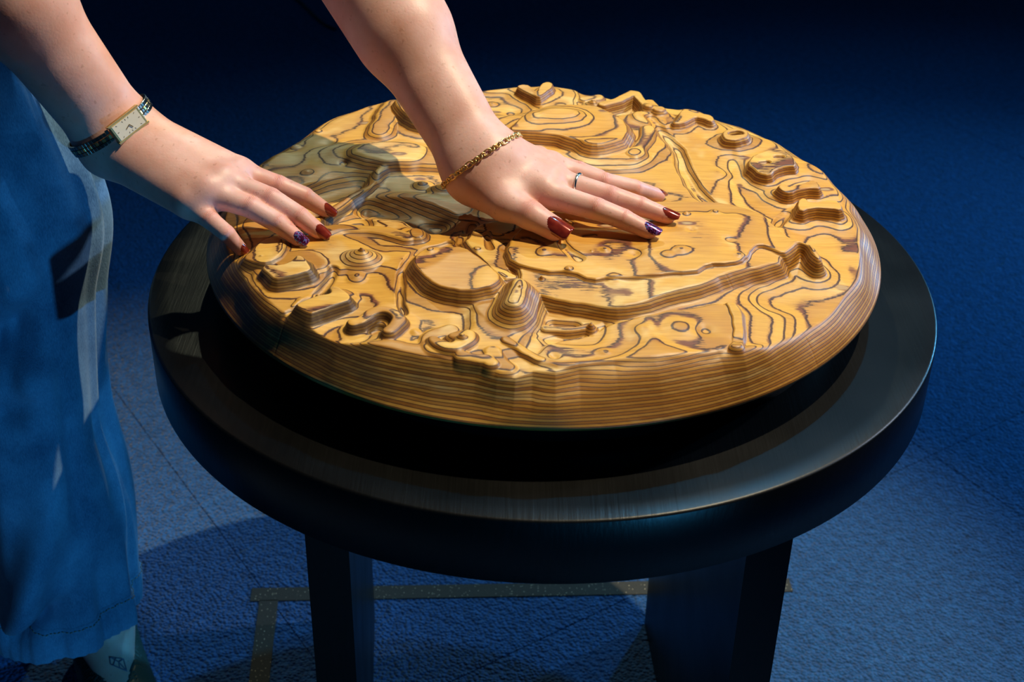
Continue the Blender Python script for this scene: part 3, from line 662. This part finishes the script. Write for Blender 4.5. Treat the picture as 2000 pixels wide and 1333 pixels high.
# nails
def nail(dip, tip, r, mat, lab=None, scale=1.0, tilt=0.0, square=False, rolld=0.0):
    ax = nrm(tip - dip); up = np.array([0, 0, 1.]) * .75 + VIEW(tip) * .45; up = nrm(up - ax * (up @ ax)); sd = np.cross(ax, up)
    if rolld: sd, up = sd * math.cos(rolld) + up * math.sin(rolld), up * math.cos(rolld) - sd * math.sin(rolld)
    Ln = r * 2.05 * scale; Wd = r * .84 * scale; V = []; F = []; NU, NV = 14, 12
    for lay in (0, 1):
        for i in range(NU + 1):
            t = i / NU; s = t * Ln - r * .75
            if square: wd = Wd * (1 - max(0, (t - .82) / .18) ** 2 * .35) * (1 - max(0, (.22 - t) / .22) ** 2 * .45)
            else: wd = Wd * (math.sin(min(1, (t + .10) / .45) * math.pi / 2) if t < .35 else math.sqrt(max(.0, 1 - ((t - .35) / .72) ** 2.4)))
            for j in range(NV + 1):
                a = (j / NV * 2 - 1) * 1.05 * (wd / Wd)
                rr_ = r * .80 * scale; bend = -.22 * r * max(0, t - .25) ** 1.5 * 1.2
                V.append(tip + ax * s + sd * math.sin(a) * rr_ + up * (math.cos(a) * rr_ + .12 * r + bend + tilt * s + (0 if lay else -.0009)))
    k = (NU + 1) * (NV + 1)
    for i in range(NU):
        for j in range(NV):
            a = i * (NV + 1) + j; F.append((k + a, k + a + 1, k + a + NV + 2, k + a + NV + 1)); F.append((a + NV + 1, a + NV + 2, a + 1, a))
    ed = [j for j in range(NV + 1)] + [i * (NV + 1) + NV for i in range(1, NU + 1)] + [NU * (NV + 1) + j for j in range(NV - 1, -1, -1)] + [i * (NV + 1) for i in range(NU - 1, 0, -1)]
    for a, b in zip(ed, ed[1:] + ed[:1]): F.append((a, b, k + b, k + a))
    o = mesh('fingernail', np.array(V), F, mat, person)
    if lab: tag(o, lab)
for i in range(4): nail(fR[i][1], fR[i][2], rR[i] * .80, GL if i == 2 else NAIL, 'glittery purple fingernail' if i == 2 else 'burgundy fingernail', rolld=-.15)
for i in range(3): nail(fL[i][1], fL[i][2], rL[i] * .80, GL if i == 0 else NAIL, 'glittery purple fingernail' if i == 0 else 'copper brown fingernail', rolld=.12)
nail(fL[3][1], fL[3][2], rL[3] * .8, NAIL, 'copper brown fingernail'); nail(tR[2], tR[3], rR[4] * .85, NAIL, 'burgundy fingernail')
nail(tL[2], tL[3], rL[4] * .88, NAIL, 'dark burgundy squared thumbnail', scale=1.12, square=True, rolld=-.1)

# jeans: two wide legs and the seat, with folds
SEAM = []
def leg_tube(top, knee, hem, rt, rk, rh, folds, seed, nz=240, na=150, hemtilt=0.0):
    V = []; cs = []
    zt, zh = top[2], hem[2]
    T = np.linspace(0, 1, nz); zz = zt + (zh - zt) * T; tk = (zt - knee[2]) / (zt - zh)
    cx = np.where(T < tk, top[0] + (knee[0] - top[0]) * T / tk, knee[0] + (hem[0] - knee[0]) * (T - tk) / (1 - tk))
    cy = np.where(T < tk, top[1] + (knee[1] - top[1]) * T / tk, knee[1] + (hem[1] - knee[1]) * (T - tk) / (1 - tk))
    ker = np.ones(31) / 31; pad = lambda q: np.convolve(np.pad(q, 15, 'edge'), ker, 'valid'); cx = pad(cx); cy = pad(cy)
    rr_ = np.where(T < tk, rt + (rk - rt) * T / tk, rk + (rh - rk) * (T - tk) / (1 - tk)); rr_ = pad(rr_)
    Aa = np.linspace(0, 2 * math.pi, na, endpoint=False)
    Zg, Ag = np.meshgrid(zz, Aa, indexing='ij'); Cx = cx[:, None]; Cy = cy[:, None]; Rg = rr_[:, None] * np.ones_like(Ag)
    Rg = Rg * (1 + .05 * np.sin(Ag * 2 + Zg * 6 + seed) + .03 * np.sin(Ag * 3 - Zg * 11 + seed * 2)) + .008 * vnoise(Ag * 1.0, Zg, 5, 40 + seed) * 2
    P = np.stack([Cx + Rg * np.cos(Ag), Cy + Rg * np.sin(Ag), Zg + hemtilt * np.cos(Ag + 2.2) * np.clip((T[:, None] - .6) / .4, 0, 1)], -1)
    nrm_ = np.stack([np.cos(Ag), np.sin(Ag), 0 * Ag], -1)
    disp = np.zeros_like(Ag)
    for path, amp, wd in folds:
        d = np.full(Ag.shape, 9.)
        for a, b in zip(path[:-1], path[1:]):
            ab = b - a; t = np.clip(((P - a) @ ab) / (ab @ ab), 0, 1); d = np.minimum(d, np.linalg.norm(P - a - t[..., None] * ab, axis=-1))
        disp += amp * np.exp(-(d / wd) ** 2)
    P = P + nrm_ * disp[..., None]
    return P, nz, na
def grid_faces(nz, na, base=0):
    i = np.arange(nz * na).reshape(nz, na); return np.stack([i[:-1], i[1:], np.roll(i, -1, 1)[1:], np.roll(i, -1, 1)[:-1]], -1).reshape(-1, 4) + base
fy = -.075
fold = lambda pts, amp, wd: ([Y(a, b, fy) for a, b in pts], amp, wd)
folds = [fold([(200, 545), (130, 590), (40, 660), (-40, 700)], -.050, .020), fold([(140, 640), (60, 700), (0, 740)], -.030, .030), fold([(205, 500), (120, 545), (20, 600)], 0.0202, .020),
         fold([(200, 690), (150, 740), (90, 780), (0, 760)], 0.0270, .022), fold([(190, 755), (120, 800), (0, 830)], -0.0270, .014),
         fold([(150, 880), (110, 1010), (60, 1140), (40, 1210)], 0.0371, .020), fold([(200, 900), (180, 1000), (160, 1130)], -.020, .012),
         fold([(225, 900), (235, 1050), (250, 1180)], 0.0202, .018), fold([(195, 1190), (140, 1200), (60, 1230), (20, 1240)], -0.0439, .014),
         fold([(215, 1240), (150, 1280)], 0.0135, .016), fold([(110, 380), (100, 470), (95, 560)], 0.0169, .02), fold([(60, 200), (40, 420)], -0.0202, .025)]
folds += [([np.array([-.43, .03, -.06]), np.array([-.44, .03, -.20])], -.024, .075), ([np.array([-.47, .0, -.52]), np.array([-.44, .03, -.36])], .006, .05)]
rx = lambda px, py, r: Y(px, py, .03)[0] - r
tp = np.array([rx(150, 20, .098), .045, Y(150, 20, .03)[2]]); top = tp + nrm(tp - np.array([rx(213, 420, .096), .04, Y(213, 420, .03)[2]])) * .02
kn = Y(213, 480, .03); hm = Y(258, 1190, .03)
P1, nz, na = leg_tube(np.array([-.61, .05, .27]), np.array([kn[0] - .100, .035, kn[2]]), np.array([hm[0] - .092, .030, -.488]), .105, .100, .094, folds, 1, hemtilt=.012)
P2, _, _ = leg_tube(np.array([-.69, .21, .27]), np.array([-.695, .24, -.16]), np.array([-.72, .24, -.585]), .10, .098, .112, [], 2)
def shell(P, nz, na, th=.0022):
    Vo = P.reshape(-1, 3); cen = P.mean(1, keepdims=True); dv = P - cen; dv /= np.linalg.norm(dv, axis=-1, keepdims=True); Pi = (P - dv * th).reshape(-1, 3)
    Fo = grid_faces(nz, na); Fi = grid_faces(nz, na, nz * na)[:, ::-1]; last = np.arange((nz - 1) * na, nz * na)
    rim = np.stack([last, last + nz * na, np.roll(last, -1) + nz * na, np.roll(last, -1)], -1)
    return np.concatenate([Vo, Pi]), np.concatenate([Fo, Fi, rim])
a1 = shell(P1, nz, na); a2 = shell(P2, nz, na)
seat = surf(lambda p: np.maximum(smin(smin(cap(p, hipR, hipL, .118, .118), cap(p, pel, pel + np.array([.05, 0, .10]), .12, .118), .05), smin(cap(p, hipR, hipR - [0, 0, .08], .10, .10), cap(p, hipL, hipL - [0, 0, .08], .10, .10), .02), .03), p[:, 2] - .37), (-.95, -.2, .05), (-.35, .45, .40), .006)
Vj = np.concatenate([a1[0], a2[0], seat[0]]); Fj = np.concatenate([a1[1], a2[1] + len(a1[0]), seat[1] + len(a1[0]) + len(a2[0])])
jeans = mesh('jeans', Vj, Fj, DENIM, person)
# hem band of the near leg: stitched roll with puckers
hv_ = []; nh = na * 2
H0 = P1[-14]; H1 = P1[-1]
hb = []
for k, row in enumerate((P1[-15], P1[-14], P1[-10], P1[-5], P1[-1])):
    c0 = row.mean(0); dv = row - c0; dv[:, 2] = 0; dv /= np.linalg.norm(dv, axis=1)[:, None]
    o_ = (0.0003, .0022, .0030, .0030, .0022)[k] + .0012 * np.sin(np.arange(na) * 2 * math.pi / na * 50) * (0 < k)
    hb.append(row + dv * o_[:, None] if hasattr(o_, '__len__') else row + dv * o_)
hb = np.stack(hb)
hemo = mesh('hem', hb.reshape(-1, 3), grid_faces(5, na), DENIM, jeans)
hs = []
row = hb[1]; c0 = row.mean(0); dv = row - c0; dv[:, 2] = 0; dv /= np.linalg.norm(dv, axis=1)[:, None]
for i in range(0, na):
    a = row[i] + dv[i] * .0009; b = row[(i + 1) % na] + dv[(i + 1) % na] * .0009; b = a + (b - a) * .62
    hs.append(tube([a, b], .0005, 5))
mesh('stitching', *join(hs), THREAD, jeans)
# shirt (outside the frame) and hair
def shirt(p):
    d = cap(p, shR, shL, .068, .068); d = smin(d, cap(p, chest, pel, .13, .135), .08)
    for sh, el in ((shR, elR), (shL, elL)): d = smin(d, cap(p, sh, sh * .12 + el * .88, .066, .056), .03)
    return np.maximum(d, .30 - p[:, 2] + 0 * d)
sv = surf(shirt, (-.92, -.22, .26), (-.13, .42, .78), .006); mesh('shirt', sv[0], sv[1], SHIRT, person)
def hairf(p):
    d = cap(p, hd + np.array([-.02, .015, .05]), hd + np.array([-.05, .04, -.10]), .088, .07)
    return np.maximum(d, -(cap(p, hd + np.array([.05, -.045, .0]), hd + np.array([.06, -.05, -.09]), .066, .06)))
sv = surf(hairf, hd - .2, hd + .2, .006); mesh('hair', sv[0], sv[1], HAIR, person)
# shoe
def shoe_geo(ank, fd):
    he = np.array([ank[0], ank[1], ZF + .034]) - fd * .034; ba = np.array([ank[0], ank[1], ZF + .026]) + fd * .112; to = ba + fd * .062 - np.array([0, 0, .004])
    sd = np.array([-fd[1], fd[0], 0]) * .019; up = np.array([0, 0, 1.])
    def f(p):
        d = smin(cap(p, he, ba + sd, .036, .028), cap(p, he, ba - sd, .036, .028), .02)
        d = smin(d, cap(p, he + up * .02, ba * .6 + he * .4 + up * .012, .034, .034), .02)
        d = smin(d, cap(p, ba, to, .036, .024), .02)
        inner = smin(smin(cap(p, he, ba + sd * .8, .0335, .0255), cap(p, he, ba - sd * .8, .0335, .0255), .02), cap(p, he + up * .02, ba * .6 + he * .4 + up * .012, .0315, .0315), .02)
        d = np.maximum(d, -inner)
        op = smin(cap(p, he + fd * .006 + up * .07, ank + fd * .062 + up * .04, .036, .030), cap(p, he + fd * .006 + up * .12, ank + fd * .06 + up * .12, .040, .040), .02)
        d = np.maximum(d, -op)
        return np.maximum(d, ZF + .0018 - p[:, 2])
    return surf(f, (min(he[0], to[0]) - .06, min(he[1], to[1]) - .06, ZF - .004), (max(he[0], to[0]) + .06, max(he[1], to[1]) + .06, ZF + .10), .0022)
for ank, fd in ((ankR, fdR), (ankL, fdL)):
    g_ = shoe_geo(ank, fd); mesh('shoe', g_[0], g_[1], GREEN, person)

def ray_skin(f, px, py, t0):
    d = CR * (px - 1000) / FPX - CU * (py - 666.5) / FPX + _F; d = d / np.linalg.norm(d); t = t0
    for _ in range(90):
        v = float(f(np.array([CAM + d * t], np.float32))[0])
        if v < 5e-5: break
        t += v * .8
    return CAM + d * (t - .0004)
tt = []
for path in ([(214, 1284), (241, 1288), (248, 1312), (216, 1298), (214, 1284)], [(214, 1284), (232, 1294), (248, 1312)], [(226, 1286), (222, 1299)], [(241, 1288), (232, 1294), (234, 1305)]):
    pts = []
    for (a, b), (c_, d_) in zip(path[:-1], path[1:]):
        for k in range(5): pts.append(ray_skin(body, a + (c_ - a) * k / 5, b + (d_ - b) * k / 5, 1.2))
    pts.append(ray_skin(body, *path[-1], 1.2)); tt.append(tube(pts, .0007, 5))
tag(mesh('tattoo', *join(tt), TATTOO, person), 'small line tattoo of a diamond on the foot')
# ------------------------------------------------------------------ wrist and finger rings laid on the skin
def march(f, o, d, maxt=.12):
    o = np.asarray(o, float); t = .0
    # from outside towards the axis
    for _ in range(60):
        v = float(f(np.array([o + d * t], np.float32))[0])
        if v < 2e-5: break
        t += v * .8
    return o + d * t
def skin_loop(f, cen, ax, n, lift, sidev, Rr=.07):
    ax = nrm(ax); s = nrm(sidev - ax * (sidev @ ax)); u_ = np.cross(ax, s); L = []
    for i in range(n):
        a = 2 * math.pi * i / n; d = s * math.cos(a) + u_ * math.sin(a)
        L.append(march(f, cen + d * Rr, -d) + d * lift)
    return np.array(L)
def resample(L, n):
    C = np.vstack([L, L[:1]]); s = np.concatenate([[0], np.cumsum(np.linalg.norm(np.diff(C, axis=0), axis=1))])
    t = np.linspace(0, s[-1], n, endpoint=False); return np.stack([np.interp(t, s, C[:, k]) for k in range(3)], -1), s[-1]
def frame_box(c0, x, yv, zv, sx, sy, sz, bev=.0):
    v, f_ = box_geo(-sx, sx, -sy, sy, -sz, sz, None, bev)
    return np.asarray(c0) + v[:, :1] * x + v[:, 1:2] * yv + v[:, 2:3] * zv, f_
# watch on the right wrist
watch_c = wrR + hR.fa * -.016
pa = U(262, 214, .150); pb = U(170, 284, .128)
loop = skin_loop(hR.f, watch_c, hR.fa * 1.0, 220, .0016, hR.side)
LW, per = resample(loop, 66)
target = U(250, 243, .160)
k0 = int(np.argmin([np.linalg.norm(np.cross(q - CAM, nrm(target - CAM))) + (1 if (q - watch_c) @ VIEW(watch_c) < 0 else 0) for q in LW]))
watch = empty('wristwatch', watch_c); tag(watch, 'small rectangular gold wristwatch with cream dial on the left-hand wrist', 'watch')
q = LW[k0]; tx = nrm(LW[(k0 + 3) % 66] - LW[(k0 - 3) % 66]); zn = nrm((q - watch_c) - tx * ((q - watch_c) @ tx)); zn = nrm(zn - hR.fa * (zn @ hR.fa) * .6); ty = np.cross(zn, tx); ty = nrm(ty); zn = np.cross(tx, ty)
cc = q + zn * .0022
mesh('case', *join([frame_box(cc, tx, ty, zn, .0165, .0098, .0026, .0008), frame_box(cc + ty * .0088, tx, ty, zn, .0175, .0010, .0031, .0005), frame_box(cc - ty * .0088, tx, ty, zn, .0175, .0010, .0031, .0005)]), PALEGOLD, watch, smooth=False)
mesh('dial', *frame_box(cc + zn * .0027, tx, ty, zn, .0142, .0074, .0003), DIAL, watch, smooth=False)
mk = []
for i in range(12):
    a = i * math.pi / 6; sx = math.cos(a); sy = math.sin(a); m = max(abs(sx) / .0130, abs(sy) / .0064); mk.append(frame_box(cc + zn * .0031 + tx * sx / m * .92 + ty * sy / m * .92, nrm(tx * sx + ty * sy), nrm(-tx * sy + ty * sx), zn, .0007, .00022, .0001))
mesh('hour_marks', *join(mk), INK, watch, smooth=False)
mesh('watch_hand', *frame_box(cc + zn * .0034 + tx * .002 + ty * .0008, nrm(tx + ty * .4), nrm(ty - tx * .4), zn, .0026, .0003, .0001), INK, watch, smooth=False)
mesh('watch_hand', *frame_box(cc + zn * .0036 - tx * .0012 + ty * .0016, nrm(-tx * .5 + ty), nrm(tx + ty * .5), zn, .0022, .0004, .0001), INK, watch, smooth=False)
mesh('crown', *tube([cc + ty * .0088, cc + ty * .0104], .0011, 12), GOLD, watch)
for i in range(66):
    dk = min((i - k0) % 66, (k0 - i) % 66)
    if dk * per / 66 < .0170: continue
    q = LW[i]; tx2 = nrm(LW[(i + 1) % 66] - LW[i - 1]); n2 = nrm((q - watch_c) - tx2 * ((q - watch_c) @ tx2)); ty2 = np.cross(n2, tx2)
    hw = .0052 if dk * per / 66 > .022 else .0062
    mesh('band_link', *join([frame_box(q, tx2, ty2, n2, per / 66 * .42, hw * .34, .0013, .0004), frame_box(q + ty2 * hw * .75, tx2, ty2, n2, per / 66 * .46, hw * .34, .0011, .0004), frame_box(q - ty2 * hw * .75, tx2, ty2, n2, per / 66 * .46, hw * .34, .0011, .0004)]),
         None, watch, smooth=False, mats=[GOLD, STEEL], midx=[0 if (i % 2) else 1] * 10 + [1] * 20)
# bracelet on the left wrist
p1 = U(990, 270, .135); p2 = U(885, 350, .125)
bc = U(936, 318, .128); axb = nrm(np.cross(nrm(U(990, 272, .137) - U(888, 345, .137)), VIEW(bc)));
if axb @ hL.fa < 0: axb = -axb
axb = nrm(axb * .75 + hL.fa * .25)
LB, per = resample(skin_loop(hL.f, bc, axb, 240, .0013, hL.side), 78)
bra = empty('bracelet', bc); tag(bra, 'thin gold chain bracelet on the wrist of the middle hand', 'bracelet')
i = 0
while i < 78:
    pat = i % 6; long_ = pat in (0,); ln = 2 if long_ else 1
    q = (LB[i] + LB[(i + ln - 1) % 78]) / 2; tx2 = nrm(LB[(i + ln) % 78] - LB[i - 1]); n2 = nrm((q - bc) - tx2 * ((q - bc) @ tx2)); ty2 = np.cross(n2, tx2)
    tw = .0 if long_ else (.55 if i % 2 else -.55); yv = ty2 * math.cos(tw) + n2 * math.sin(tw)
    sl = per / 78 * (1.25 if long_ else .78); ring = [q + tx2 * math.cos(a) * sl + yv * math.sin(a) * (.0024 if long_ else .0021) for a in np.linspace(0, 2 * math.pi, 16, endpoint=False)]
    mesh('chain_link', *tube(ring, .00072, 6, True, 1.0, tuple(n2)), GOLD, bra)
    i += ln
# ring on the middle finger of the left hand
ra_ = mL[1] + (fL[1][0] - mL[1]) * .44; axr = nrm(fL[1][0] - mL[1])
rl = []
for a in np.linspace(0, 2 * math.pi, 40, endpoint=False):
    s_ = nrm(np.cross(axr, [0, 0, 1])); u_ = np.cross(s_, axr); d = s_ * math.cos(a) + u_ * math.sin(a); rl.append(ra_ + d * (rL[1] * 1.13) + axr * .0012 * math.cos(a * 2))
tag(mesh('finger_ring', *tube(rl, [.0013 + .0009 * max(0, math.sin(a)) ** 2 for a in np.linspace(0, 2 * math.pi, 40, endpoint=False)], 10, True, .8, tuple(axr)), SILVER), 'polished silver ring with a wavy dip on a finger of the middle hand', 'ring')
